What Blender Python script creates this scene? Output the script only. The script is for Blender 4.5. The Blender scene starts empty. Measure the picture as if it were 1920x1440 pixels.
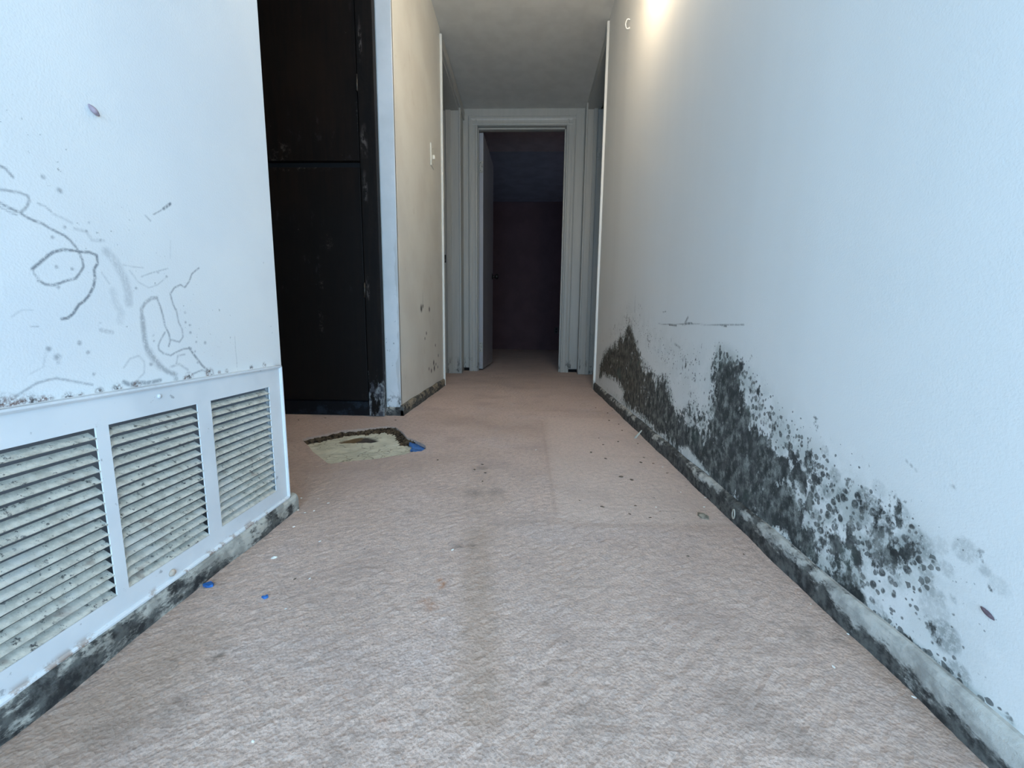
import bpy, bmesh, math, random
import numpy as np
from mathutils import Matrix, Vector

random.seed(7); rng = np.random.default_rng(7)
S = bpy.context.scene
COL = S.collection

# ------------------------------------------------------------------ camera
cam_d = bpy.data.cameras.new('camera'); cam = bpy.data.objects.new('camera', cam_d); COL.objects.link(cam)
cam_d.sensor_width = 36.0; cam_d.lens = 770.0 / 1920.0 * 36.0; cam_d.clip_start = 0.01
cam.matrix_world = Matrix(((0.99928, -0.01678, 0.03398, 0.0), (0.03599, 0.13881, -0.98966, 0.0),
                           (0.01189, 0.99018, 0.13931, 0.39), (0, 0, 0, 1)))
S.camera = cam

# ------------------------------------------------------------------ world, lights, exposure
W = bpy.data.worlds.new('world'); S.world = W; W.use_nodes = True
W.node_tree.nodes['Background'].inputs[0].default_value = (0.55, 0.72, 1.0, 1)
W.node_tree.nodes['Background'].inputs[1].default_value = 0.35
S.view_settings.view_transform = 'Standard'; S.view_settings.look = 'None'
S.cycles.adaptive_threshold = 0.06; S.cycles.max_bounces = 5; S.cycles.diffuse_bounces = 4; S.cycles.glossy_bounces = 2; S.cycles.caustics_reflective = False; S.cycles.caustics_refractive = False
S.view_settings.exposure = 0.0; S.view_settings.gamma = 1.0; S.view_settings.use_curve_mapping = False

def area(name, loc, direction, sx, sy, power, col):
    d = bpy.data.lights.new(name, 'AREA'); d.shape = 'RECTANGLE'; d.size = sx; d.size_y = sy; d.energy = power; d.color = col
    o = bpy.data.objects.new(name, d); COL.objects.link(o); o.location = loc
    o.rotation_euler = Vector(direction).to_track_quat('-Z', 'Y').to_euler(); return o
# daylight through the wide glass door behind the photographer
DAY = (0.455, 0.735, 1.03)
area('daylight_glass_door', (0.0, -1.18, .66), (0, 1, 0), 2.4, 1.25, 80.0, DAY)
# unseen lights added on both sides of the entry to brighten the hall walls
area('added_side_light_left', (-1.50, -.55, .58), (1, 0, 0), 1.0, .8, 15.0, DAY)
area('added_side_light_right', (1.50, -.55, .58), (-1, 0, 0), 1.0, .8, 10.0, DAY)
# dim daylight in the bedroom
area('daylight_bedroom', (1.74, 5.4, 1.35), (-1, 0, 0), .8, .8, 0.9, (0.68, 0.70, 1.0))
LAMP_POWER = 29.0

CEIL = 2.11
XL, XR, XC = -0.495, 0.437, -0.54      # left near wall, right wall, left hall wall
YE = 3.55                               # end wall

# ------------------------------------------------------------------ measured marks (wall and floor positions in metres)
STROKES = [([(0.387,0.499),(0.393,0.496),(0.401,0.494),(0.406,0.491),(0.412,0.489),(0.419,0.488),(0.425,0.485),(0.433,0.482),(0.439,0.48),(0.444,0.476),(0.448,0.471),(0.451,0.465),(0.454,0.457),(0.454,0.45),(0.449,0.442),(0.444,0.436),(0.435,0.433),(0.429,0.43),(0.422,0.427),(0.414,0.427),(0.409,0.43)],0.003,0.8),([(0.405,0.441),(0.409,0.445),(0.414,0.45),(0.42,0.456),(0.426,0.461),(0.435,0.465),(0.445,0.466),(0.453,0.466),(0.462,0.467),(0.47,0.465),(0.47,0.456),(0.465,0.449),(0.465,0.439),(0.462,0.429),(0.456,0.419),(0.45,0.412),(0.444,0.408),(0.437,0.398),(0.431,0.393),(0.425,0.392)],0.0034,0.9),([(0.405,0.441),(0.406,0.436),(0.409,0.432)],0.002,0.6),([(0.388,0.511),(0.396,0.512),(0.403,0.513),(0.41,0.512),(0.411,0.508),(0.408,0.501),(0.402,0.494)],0.0028,0.6),([(0.391,0.533),(0.395,0.532),(0.4,0.526)],0.0028,0.7),([(0.386,0.495),(0.393,0.492),(0.399,0.491)],0.002,0.5),([(0.418,0.507),(0.424,0.506),(0.429,0.502)],0.002,0.5),([(0.431,0.5),(0.44,0.498),(0.448,0.495)],0.003,0.25),([(0.45,0.49),(0.462,0.489),(0.467,0.481),(0.48,0.483)],0.004,0.28),([(0.579,0.552),(0.567,0.542)],0.004,1.0),([(0.567,0.542),(0.55,0.53)],0.002,0.6),([(0.538,0.526),(0.545,0.521)],0.0025,0.5),([(0.482,0.471),(0.491,0.461),(0.5,0.443),(0.503,0.426),(0.502,0.413)],0.012,0.3),([(0.484,0.426),(0.485,0.412),(0.491,0.401),(0.488,0.39)],0.01,0.18),([(0.473,0.446),(0.481,0.434)],0.002,0.3),([(0.5,0.459),(0.513,0.458),(0.527,0.459)],0.002,0.3),([(0.523,0.447),(0.536,0.453),(0.55,0.458),(0.564,0.463)],0.002,0.4),([(0.573,0.502),(0.57,0.478)],0.002,0.15),([(0.508,0.453),(0.518,0.44),(0.532,0.434),(0.545,0.439),(0.562,0.452)],0.002,0.3),([(0.619,0.471),(0.605,0.461),(0.599,0.45),(0.59,0.44),(0.583,0.443),(0.572,0.438),(0.564,0.429),(0.566,0.417),(0.57,0.407)],0.0028,0.7),([(0.542,0.422),(0.534,0.421),(0.525,0.415),(0.518,0.406),(0.518,0.395)],0.005,0.6),([(0.518,0.395),(0.518,0.38),(0.518,0.365),(0.52,0.354),(0.527,0.344),(0.536,0.331),(0.547,0.322),(0.559,0.317),(0.559,0.31)],0.008,0.55),([(0.522,0.352),(0.527,0.342),(0.536,0.33)],0.012,0.35),([(0.542,0.422),(0.546,0.411),(0.549,0.397),(0.55,0.386),(0.555,0.374),(0.556,0.364),(0.553,0.357)],0.003,0.7),([(0.549,0.376),(0.541,0.366),(0.537,0.359),(0.537,0.353),(0.543,0.348),(0.554,0.344),(0.564,0.348),(0.577,0.352),(0.587,0.352)],0.0028,0.6),([(0.557,0.366),(0.571,0.362),(0.578,0.369),(0.578,0.38),(0.573,0.39),(0.571,0.408)],0.0028,0.55),([(0.587,0.353),(0.594,0.343),(0.601,0.334),(0.608,0.325),(0.621,0.314)],0.004,0.8),([(0.562,0.331),(0.566,0.343),(0.578,0.344)],0.003,0.4),([(0.552,0.328),(0.567,0.331),(0.581,0.321)],0.004,0.35),([(0.376,0.317),(0.385,0.322),(0.394,0.327),(0.403,0.329),(0.412,0.33),(0.421,0.327),(0.432,0.323),(0.447,0.318)],0.003,0.5),([(0.486,0.334),(0.495,0.344),(0.507,0.347),(0.514,0.339),(0.512,0.324),(0.503,0.318)],0.003,0.25),([(0.464,0.38),(0.477,0.377)],0.005,0.35),([(0.397,0.384),(0.403,0.384)],0.002,0.4),([(0.382,0.393),(0.391,0.4),(0.4,0.4)],0.002,0.2),([(0.684,0.367),(0.683,0.345),(0.684,0.327),(0.683,0.315)],0.002,0.3),([(0.406,0.357),(0.402,0.343),(0.39,0.337)],0.002,0.2),([(0.484,0.316),(0.491,0.312),(0.503,0.313),(0.513,0.311),(0.523,0.311),(0.534,0.312)],0.006,0.7),([(0.588,0.314),(0.607,0.318),(0.621,0.312)],0.003,0.6)]
DOTS = [(0.44,0.526,0.0032),(0.426,0.535,0.0025),(0.466,0.5,0.0013),(0.427,0.446,0.002),(0.442,0.446,0.002),(0.426,0.425,0.002),(0.514,0.432,0.002),(0.548,0.456,0.002),(0.561,0.452,0.002),(0.776,0.502,0.0013),(0.477,0.483,0.002),(0.462,0.49,0.002),(0.44,0.489,0.002),(0.427,0.476,0.002),(0.416,0.352,0.004),(0.416,0.346,0.002),(0.447,0.355,0.0024),(0.409,0.361,0.003),(0.464,0.388,0.0015),(0.586,0.404,0.002),(0.585,0.39,0.002),(0.592,0.386,0.002),(0.592,0.375,0.0025),(0.618,0.359,0.003),(0.601,0.361,0.002),(0.45,0.33,0.002),(0.531,0.372,0.0015),(0.531,0.365,0.0015),(0.543,0.348,0.002),(0.523,0.335,0.003),(0.439,0.366,0.003),(0.496,0.384,0.001),(0.785,0.384,0.0013),(0.788,0.372,0.0013),(0.59,0.352,0.002),(0.597,0.347,0.002),(0.6,0.33,0.002)]
GRIME = [(0.363,0.308,0.01),(0.366,0.308,0.009),(0.369,0.308,0.009),(0.372,0.307,0.008),(0.379,0.307,0.007),(0.384,0.307,0.008),(0.389,0.308,0.006),(0.398,0.308,0.005),(0.403,0.308,0.004),(0.421,0.307,0.005),(0.433,0.308,0.003),(0.454,0.309,0.004),(0.475,0.309,0.005),(0.499,0.31,0.005),(0.582,0.31,0.006),(0.621,0.311,0.007),(0.642,0.31,0.003),(0.658,0.311,0.003),(0.72,0.311,0.004),(0.757,0.312,0.004),(0.574,0.309,0.003)]
PATCH = [(0.552,0.048),(0.526,0.059),(0.501,0.057),(0.487,0.038),(0.508,0.03),(0.539,0.03)]
JOINT = [(0.25,0.0455),(0.45,0.046),(0.72,0.0455),(1.0,0.046)]
DENSE = [(2.443,0.081),(2.459,0.149),(2.344,0.246),(2.095,0.299),(1.857,0.358),(1.791,0.411),(1.688,0.335),(1.556,0.26),(1.376,0.219),(1.283,0.231),(1.236,0.184),(1.198,0.151),(1.095,0.14),(0.979,0.137),(0.967,0.185),(0.968,0.236),(0.971,0.299),(0.959,0.34),(0.907,0.331),(0.86,0.319),(0.826,0.282),(0.809,0.231),(0.771,0.208),(0.717,0.188),(0.674,0.182),(0.652,0.149),(0.627,0.115),(0.604,0.083),(0.571,0.059),(0.556,0.028),(0.82,0.027),(1.248,0.048)]
MEDIUM = [(0.827,0.313),(0.766,0.28),(0.68,0.231),(0.602,0.21),(0.558,0.193),(0.504,0.186),(0.459,0.176),(0.428,0.158),(0.419,0.139),(0.434,0.104),(0.469,0.066),(0.478,0.023),(0.566,0.029),(0.645,0.107),(0.716,0.183),(0.813,0.23)]
LIGHT = [(0.843,0.344),(0.735,0.294),(0.584,0.231),(0.479,0.216),(0.412,0.185),(0.377,0.149),(0.361,0.106),(0.337,0.059),(0.332,0.026),(0.512,0.027),(0.626,0.071)]
MID2 = [(1.211,0.148),(1.071,0.205),(0.961,0.199),(0.965,0.141),(1.094,0.135)]
FAINT = [(2.392,0.31),(1.813,0.513),(1.426,0.417),(1.099,0.356),(0.961,0.349),(0.924,0.219),(1.064,0.164),(1.281,0.218),(1.688,0.335)]
WHITE = [(1.15,0.055),(1.083,0.075),(1.011,0.059),(0.963,0.049),(0.924,0.038),(0.904,0.033),(0.956,0.012),(1.074,0.023)]
CLEAN = [(2.473,0.051),(2.35,0.13),(1.997,0.138),(1.804,0.109),(1.866,0.062)]
RSTROKES = [([(1.401,0.404),(1.258,0.4),(1.144,0.402),(1.042,0.4),(0.931,0.399),(0.852,0.399)],0.003,0.55),([(1.291,0.4),(1.231,0.398)],0.006,0.9),([(1.167,0.403),(1.147,0.42)],0.007,0.9),([(1.182,0.401),(1.118,0.404)],0.006,0.8),([(0.956,0.399),(0.926,0.396)],0.005,0.8),([(1.359,0.441),(1.333,0.442)],0.005,0.7),([(0.469,0.242),(0.445,0.231)],0.0008,0.5),([(0.426,0.23),(0.41,0.235)],0.001,0.7),([(1.717,0.475),(1.712,0.453)],0.006,0.8),([(1.756,0.417),(1.75,0.389)],0.007,0.6),([(0.775,0.009),(0.703,0.01)],0.002,-0.6),([(1.269,0.36),(1.267,0.35)],0.005,0.5),([(1.234,0.344),(1.19,0.335)],0.008,0.35)]
COLONY = [(0.518,0.179,0.012,1),(0.505,0.178,0.008,1),(0.521,0.154,0.016,0.8),(0.498,0.167,0.011,1),(0.489,0.157,0.011,0.9),(0.492,0.145,0.012,0.9),(0.484,0.168,0.007,0.9),(0.46,0.147,0.009,0.8),(0.439,0.155,0.016,0.8),(0.447,0.165,0.01,0.8),(0.449,0.14,0.01,0.7),(0.396,0.176,0.012,0.45),(0.4,0.078,0.016,0.9),(0.419,0.167,0.009,0.3),(0.427,0.128,0.008,0.8),(0.423,0.115,0.008,0.7),(0.409,0.147,0.008,0.5),(0.423,0.147,0.005,1),(0.582,0.158,0.008,1),(0.555,0.165,0.009,0.9),(0.625,0.112,0.009,0.9),(0.596,0.117,0.008,0.9),(0.608,0.146,0.009,0.9),(0.473,0.128,0.006,0.8),(0.491,0.124,0.012,0.8),(0.503,0.121,0.01,0.7),(0.46,0.102,0.006,0.8),(0.52,0.043,0.022,1),(0.535,0.046,0.016,1),(0.503,0.043,0.014,1),(0.571,0.188,0.01,0.7),(0.5,0.197,0.01,0.3),(0.415,0.099,0.016,0.4),(0.48,0.053,0.01,0.5),(0.382,0.05,0.012,0.8),(0.432,0.132,0.006,0.9),(0.376,0.166,0.006,0.5),(0.363,0.159,0.008,0.3),(0.41,0.116,0.004,0.7),(0.398,0.122,0.003,0.7),(0.467,0.049,0.005,1),(0.466,0.181,0.01,0.5),(0.595,0.215,0.008,0.5),(0.526,0.063,0.004,1)]
HOLE = [(-0.762,1.341),(-0.752,1.357),(-0.717,1.399),(-0.682,1.461),(-0.606,1.493),(-0.539,1.538),(-0.5,1.527),(-0.445,1.444),(-0.411,1.379),(-0.374,1.35),(-0.326,1.294),(-0.315,1.258),(-0.323,1.231),(-0.352,1.22),(-0.365,1.194),(-0.397,1.175),(-0.422,1.154),(-0.447,1.141),(-0.48,1.131),(-0.511,1.117),(-0.545,1.097),(-0.56,1.103),(-0.606,1.152),(-0.65,1.198),(-0.702,1.265),(-0.747,1.316)]
BLUE = [(-0.417,1.42),(-0.392,1.416),(-0.342,1.347),(-0.324,1.319),(-0.321,1.264),(-0.356,1.253),(-0.371,1.265),(-0.376,1.315),(-0.398,1.343)]
KNOT = [(-0.651,1.365),(-0.643,1.4),(-0.623,1.424),(-0.607,1.446),(-0.577,1.448),(-0.543,1.425),(-0.52,1.397),(-0.538,1.378),(-0.571,1.372),(-0.606,1.371)]
CHIPS = [(-0.503,0.865),(-0.463,0.863),(-0.43,0.843),(-0.456,0.794),(-0.442,0.804),(-0.476,0.805),(-0.445,0.734),(-0.368,0.684),(0.035,1.27),(-0.124,0.67),(-0.417,0.628),(-0.326,0.507),(-0.251,0.327),(-0.329,0.575),(0.391,1.134),(0.376,0.955),(0.422,0.926),(0.397,0.874),(0.29,0.867),(0.414,0.555),(0.423,0.498),(0.423,0.406),(0.365,0.443)]
CRUMBS = [(0.353,1.709),(0.38,1.646),(0.341,1.98),(0.411,1.928),(0.37,1.546),(0.262,1.427),(0.321,1.386),(0.262,1.344),(0.208,1.257),(0.242,1.197),(0.361,1.216),(0.374,1.163),(0.254,1.046),(0.276,1.026),(0.223,0.831),(0.246,0.87),(0.173,0.86),(0.292,0.846),(0.262,0.815),(0.31,0.813),(0.387,1.084),(0.339,1.168),(0.383,1.367),(0.377,1.862),(0.208,1.256),(0.322,1.386),(0.254,1.046),(0.277,1.027),(0.224,0.829),(0.263,0.815),(0.248,0.87),(0.126,0.891),(0.171,0.862),(-0.12,1.119),(-0.136,1.075),(-0.105,1.053),(-0.254,1.149),(-0.106,0.992),(-0.351,0.573),(0.285,0.672),(0.385,0.683),(-0.924,1.605),(-0.836,1.652),(-0.535,1.639)]
STONE = [(0.374,0.824)]
SCRAPS = [(-0.468,0.549),(-0.369,0.528)]
CSTAIN = [([(-0.087,0.73),(-0.068,0.569),(-0.052,0.464),(-0.042,0.37)],0.024,0.55),([(-0.115,1.08),(-0.087,0.82)],0.03,0.25),([(0.066,1.672),(0.068,1.093),(0.066,0.83)],0.005,0.4),([(0.426,0.792),(0.285,0.783),(0.104,0.773)],0.01,0.35),([(0.062,1.89),(0.486,1.905)],0.02,0.25),([(0.222,1.222),(0.399,1.219)],0.012,0.3),([(-0.382,1.734),(-0.114,1.565),(0.03,1.495)],0.08,0.3),([(-0.554,1.05),(-0.338,1.109),(-0.138,1.222)],0.06,0.22),([(-0.471,0.797),(-0.515,0.975)],0.06,0.3),([(-0.131,0.931),(-0.064,0.89)],0.04,0.35),([(0.429,0.497),(0.425,0.417),(0.428,0.364)],0.02,0.45),([(0.434,0.609),(0.422,0.487)],0.012,0.4),([(0.463,1.81),(0.471,1.121),(0.447,0.793)],0.012,0.25),([(0.393,1.525),(0.429,1.264)],0.01,0.3),([(-0.444,0.304),(-0.42,0.352),(-0.414,0.428)],0.05,0.55),([(-0.488,0.417),(-0.467,0.536),(-0.476,0.669)],0.02,0.3),([(-0.086,0.761),(0.107,0.796),(0.136,0.775)],0.012,0.25)]
CDOTS = [(-0.358,0.422,0.006,1.0),(-0.35,0.355,0.02,0.35),(-0.39,0.331,0.02,0.3),(-0.407,0.413,0.006,0.4),(-0.115,0.68,0.008,0.7),(-0.092,0.685,0.008,0.7),(-0.007,0.766,0.004,0.3),(-0.244,0.811,0.008,0.35),(-0.231,0.806,0.008,0.35),(0.234,0.383,0.03,0.3),(0.072,0.364,0.03,0.2),(0.029,0.409,0.003,0.9),(-0.165,0.324,0.02,0.25),(0.268,0.351,0.02,0.3),(0.366,0.494,0.015,0.4),(0.401,0.486,0.01,0.4),(0.35,0.648,0.004,0.4),(-0.116,1.089,0.015,0.5),(-0.116,0.917,0.02,0.45),(-0.067,0.929,0.02,0.4)]
CRUST = [([(-0.149,0.529),(-0.136,0.533),(-0.125,0.524)],0.008,0.7),([(-0.126,0.527),(-0.126,0.513)],0.008,0.9),([(-0.13,0.582),(-0.121,0.577),(-0.12,0.567)],0.006,1.0),([(-0.136,0.532),(-0.124,0.519)],0.012,0.5),([(-0.137,0.349),(-0.134,0.351)],0.008,0.4)]
CREAMDOTS = [(2.209,0.347,0.006),(2.175,0.32,0.005),(2.422,0.273,0.006),(2.5,0.207,0.006),(2.372,0.174,0.01),(2.43,0.16,0.006),(2.387,0.14,0.011),(2.311,0.133,0.008),(2.255,0.15,0.006),(2.48,0.138,0.006),(2.111,0.475,0.012),(2.284,0.477,0.009),(2.144,0.488,0.007)]

# ------------------------------------------------------------------ material helper
class Mat:
    def __init__(s, name):
        s.m = bpy.data.materials.new(name); s.m.use_nodes = True; s.t = s.m.node_tree; s.t.nodes.clear()
        s.out = s.t.nodes.new('ShaderNodeOutputMaterial'); s.co = s.t.nodes.new('ShaderNodeNewGeometry').outputs['Position']
    def put(s, sock, v):
        if isinstance(v, bpy.types.NodeSocket): s.t.links.new(v, sock)
        elif isinstance(v, (tuple, list)) and len(v) == 3 and sock.type == 'RGBA': sock.default_value = (*v, 1)
        else: sock.default_value = v
    def map(s, scale=(1, 1, 1), loc=(0, 0, 0)):
        n = s.t.nodes.new('ShaderNodeMapping'); s.put(n.inputs[0], s.co); n.inputs['Scale'].default_value = scale; n.inputs['Location'].default_value = loc
        return n.outputs[0]
    def noise(s, scale, detail=4, rough=0.55, vec=None, dist=0.0, color=False):
        n = s.t.nodes.new('ShaderNodeTexNoise'); s.put(n.inputs['Vector'], vec or s.co)
        n.inputs['Scale'].default_value = scale; n.inputs['Detail'].default_value = detail; n.inputs['Roughness'].default_value = rough
        n.inputs['Distortion'].default_value = dist
        return n.outputs['Color' if color else 'Fac']
    def voro(s, scale, vec=None, feature='F1'):
        n = s.t.nodes.new('ShaderNodeTexVoronoi'); n.feature = feature; s.put(n.inputs['Vector'], vec or s.co); n.inputs['Scale'].default_value = scale
        return (n.outputs['Distance'], n.outputs['Color'] if feature == 'F1' else None)
    def math(s, op, a, b=0.0, c=None, clamp=False):
        n = s.t.nodes.new('ShaderNodeMath'); n.operation = op; n.use_clamp = clamp
        s.put(n.inputs[0], a); s.put(n.inputs[1], b)
        if c is not None: s.put(n.inputs[2], c)
        return n.outputs[0]
    def rng(s, v, a, b, c=0.0, d=1.0, smooth=True):
        n = s.t.nodes.new('ShaderNodeMapRange'); n.interpolation_type = 'SMOOTHSTEP' if smooth else 'LINEAR'
        for i, x in enumerate((v, a, b, c, d)): s.put(n.inputs[i], x)
        return n.outputs[0]
    def mix(s, f, a, b, mode='MIX'):
        n = s.t.nodes.new('ShaderNodeMix'); n.data_type = 'RGBA'; n.blend_type = mode
        s.put(n.inputs[0], f); s.put(n.inputs[6], a); s.put(n.inputs[7], b); return n.outputs[2]
    def attr(s, name):
        n = s.t.nodes.new('ShaderNodeAttribute'); n.attribute_name = name; return n.outputs['Fac']
    def sep(s, v=None):
        n = s.t.nodes.new('ShaderNodeSeparateXYZ'); s.put(n.inputs[0], v or s.co); return n.outputs
    def warp(s, scale, amt):
        n = s.t.nodes.new('ShaderNodeVectorMath'); n.operation = 'MULTIPLY_ADD'
        s.put(n.inputs[0], s.noise(scale, 3, color=True)); n.inputs[1].default_value = (amt, amt, amt); s.put(n.inputs[2], s.co); return n.outputs[0]
    def done(s, color, rough=0.6, bump=None, bstr=0.3, bdist=0.002, metal=0.0, spec=0.5, emit=None, estr=0.0, sheen=0.0):
        b = s.t.nodes.new('ShaderNodeBsdfPrincipled'); s.put(b.inputs['Base Color'], color); s.put(b.inputs['Roughness'], rough)
        s.put(b.inputs['Metallic'], metal); s.put(b.inputs['Specular IOR Level'], spec)
        if sheen: b.inputs['Sheen Weight'].default_value = sheen
        if emit: s.put(b.inputs['Emission Color'], emit); b.inputs['Emission Strength'].default_value = estr
        if bump is not None:
            n = s.t.nodes.new('ShaderNodeBump'); n.inputs['Strength'].default_value = bstr; n.inputs['Distance'].default_value = bdist
            s.put(n.inputs['Height'], bump); s.t.links.new(n.outputs[0], b.inputs['Normal'])
        s.t.links.new(b.outputs[0], s.out.inputs[0]); return s.m

MT = {}
def plain(name, c, r=0.6, var=0.0, scale=20, metal=0.0, spec=0.5, bump=0.0):
    m = Mat(name); col = c
    if var:
        col = m.mix(m.rng(m.noise(scale, 5), .35, .65), tuple(x * (1 - var) for x in c), tuple(min(1, x * (1 + var)) for x in c))
    MT[name] = m.done(col, r, bump=m.noise(scale * 8, 3) if bump else None, bstr=bump, bdist=.001, metal=metal, spec=spec)

# painted wall with marks (attributes: line, grime)
m = Mat('wall_left_paint')
paint = m.mix(m.rng(m.noise(3, 4), .35, .7), (0.80, 0.81, 0.80), (0.73, 0.75, 0.76))
ln = m.math('MULTIPLY', m.attr('line'), m.rng(m.noise(260, 4, .7), .30, .55, .25, 1.0))
spk = m.math('MULTIPLY', m.rng(m.math('ADD', m.noise(160, 4, .6), m.math('MULTIPLY', m.attr('dirt'), .10)), .74, .82), m.rng(m.attr('dirt'), 0, .5))
c = m.mix(m.math('MULTIPLY', ln, .95, clamp=True), paint, (0.15, 0.17, 0.195))
c = m.mix(m.math('MULTIPLY', spk, .7), c, (0.30, 0.32, 0.32))
c = m.mix(m.math('MULTIPLY', m.attr('dirt'), .10), c, (0.55, 0.50, 0.45))
gg = m.math('MULTIPLY', m.attr('grime'), m.rng(m.noise(220, 5, .75), .38, .60, .0, 1.0))
c = m.mix(gg, c, m.mix(m.rng(m.noise(90), .4, .6), (0.09, 0.085, 0.085), (0.20, 0.13, 0.11)))
MT['wall_left_paint'] = m.done(c, .8, spec=.25, bump=m.noise(420, 1), bstr=.25, bdist=.0012)

# mouldy right wall
m = Mat('wall_right_mould')
yy = m.sep()
streak = m.noise(3.2, 4, .5, vec=m.map((1, 1, .12)))
paint = m.mix(m.rng(streak, .38, .68), (0.77, 0.77, 0.75), (0.73, 0.73, 0.71))
d = m.attr('mould')
wv = m.warp(30, .012)
n1 = m.noise(48, 5, .68, vec=m.map((1, 1, .7))); n2 = m.noise(15, 4, .6)
field = m.math('ADD', m.math('MULTIPLY', m.math('SUBTRACT', n1, .5), 3.0), m.math('MULTIPLY', m.math('SUBTRACT', n2, .5), 2.2))
mass = m.math('MULTIPLY', m.rng(m.math('ADD', field, m.math('MULTIPLY', d, 1.35)), .62, .98), m.rng(d, .02, .12))
d1, c1 = m.voro(62, wv); r1 = m.sep(c1)[0]
sp1 = m.rng(m.math('SUBTRACT', m.math('MULTIPLY', m.math('MULTIPLY', r1, .62), m.rng(d, .05, .5)), d1), -.04, .07)
d2, c2 = m.voro(140, m.warp(60, .006)); r2 = m.sep(c2)[1]
sp2 = m.rng(m.math('SUBTRACT', m.math('MULTIPLY', m.math('POWER', r2, 3.0), m.rng(d, .0, .35, 0, .75)), d2), -.02, .10)
col_ = m.attr('colony')
cs = m.math('MULTIPLY', col_, m.rng(m.noise(190, 5, .75), .36, .56, .25, 1.0))
tot = m.math('MAXIMUM', mass, m.math('MAXIMUM', m.math('MULTIPLY', sp1, m.rng(m.noise(150, 4, .7), .3, .55, .35, .95)), m.math('MULTIPLY', sp2, .8)))
tone = m.rng(m.noise(46, 5, .72, vec=m.map((1, 1, .8), (4, 1, 2))), .33, .66)
mc = m.mix(m.math('POWER', tone, 2.2), (0.011, 0.012, 0.0115), (0.25, 0.26, 0.24))
mc = m.mix(m.rng(m.sep(c1)[1], .3, 1.0, 0, .5), mc, (0.042, 0.043, 0.041))
mc = m.mix(m.rng(m.noise(21, 4, .6), .50, .66, 0, .6), mc, (0.016, 0.017, 0.018))
mc = m.mix(m.math('MULTIPLY', m.attr('brown'), .75), mc, m.mix(tone, (0.015, 0.012, 0.008), (0.125, 0.100, 0.068)))
mc = m.mix(m.rng(m.noise(9, 2), .60, .72, 0, .55), mc, (0.055, 0.085, 0.07))
c = m.mix(m.math('MULTIPLY', m.math('MULTIPLY', m.rng(d, 0, .6), .75), m.rng(m.noise(24, 4, .65), .34, .60)), paint, (0.40, 0.43, 0.405))
c = m.mix(m.math('MULTIPLY', cs, .72), c, m.mix(tone, (0.12, 0.14, 0.13), (0.27, 0.29, 0.28)))
c = m.mix(m.math('MULTIPLY', tot, .94), c, mc)
c = m.mix(m.math('MULTIPLY', m.attr('line'), m.rng(m.noise(120, 4, .7), .35, .55, .2, 1)), c, (0.055, 0.055, 0.05))
flake = m.math('MULTIPLY', m.attr('bare'), m.rng(m.noise(80, 5, .7, vec=m.map((1, 1, .35))), .40, .52))
c = m.mix(flake, c, (0.62, 0.63, 0.60))
h = m.math('ADD', m.math('MULTIPLY', m.noise(420, 1), .5), m.math('MULTIPLY', d, m.noise(110, 3, .7)))
MT['wall_right_mould'] = m.done(c, m.rng(tot, 0, 1, .72, .95), spec=.25, bump=h, bstr=.3, bdist=.0016)

# cream hall wall (spots in attribute)
m = Mat('hall_wall_paint')
paint = m.mix(m.rng(m.noise(4, 4), .35, .65), (0.74, 0.73, 0.67), (0.68, 0.66, 0.60))
c = m.mix(m.math('MULTIPLY', m.attr('line'), m.rng(m.noise(150, 4, .7), .30, .5, .3, 1)), paint, (0.05, 0.05, 0.045))
c = m.mix(m.rng(m.noise(16, 4), .66, .74, 0, .25), c, (0.5, 0.46, 0.38))
MT['hall_wall_paint'] = m.done(c, .5, bump=m.noise(300, 3), bstr=.2, bdist=.001)

# white pier: paint with grey specks and a bare plaster edge
m = Mat('pier_paint')
s_ = m.sep()
c = m.mix(m.rng(m.noise(5, 4), .4, .65), (0.78, 0.79, 0.80), (0.68, 0.70, 0.71))
low = m.rng(s_[2], .75, .15)
peel = m.math('MULTIPLY', m.rng(m.math('ADD', s_[0], m.math('MULTIPLY', m.noise(9, 3), .05)), -.528, -.522), m.rng(s_[2], .80, .65))
c = m.mix(m.math('MULTIPLY', peel, .55), c, (0.50, 0.49, 0.47))
spk = m.math('MULTIPLY', m.rng(m.noise(70, 3, .6), .66, .72), low)
c = m.mix(m.math('MULTIPLY', spk, .7), c, (0.12, 0.13, 0.13))
dm = m.math('MULTIPLY', m.rng(m.noise(34, 5, .7), .50, .60), m.rng(s_[2], .12, .03))
c = m.mix(dm, c, (0.06, 0.06, 0.06))
MT['pier_paint'] = m.done(c, .55, bump=m.noise(300, 3), bstr=.2, bdist=.001)

# mouldy baseboards
def base_mat(name, light, amount, lo):
    m = Mat(name); s_ = m.sep()
    n = m.noise(42, 5, .72, vec=m.map((1, .6, 1.3))); nn = m.noise(9, 3)
    f = m.math('ADD', m.math('ADD', m.math('MULTIPLY', m.math('SUBTRACT', n, .5), 3.2), m.math('MULTIPLY', m.math('SUBTRACT', nn, .5), 2.6)), m.rng(s_[2], .038, .004, 0, lo))
    f = m.math('ADD', f, m.math('MULTIPLY', m.attr('mould'), .75))
    k = m.rng(f, .45 - amount, .95 - amount)
    dk = m.mix(m.rng(m.noise(60, 4, .7), .35, .65), (0.022, 0.022, 0.022), (0.12, 0.12, 0.11))
    g = m.mix(m.rng(m.noise(45, 4), .38, .62), light, tuple(x * .62 for x in light))
    c = m.mix(k, g, dk)
    MT[name] = m.done(c, .8, bump=m.noise(90, 5, .7), bstr=.5, bdist=.003)
base_mat('baseboard_mould', (0.52, 0.50, 0.44), .28, .55)
base_mat('baseboard_mould_right', (0.50, 0.49, 0.45), .14, 1.0)
base_mat('baseboard_mould_hall', (0.36, 0.31, 0.23), .62, .4)

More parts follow.
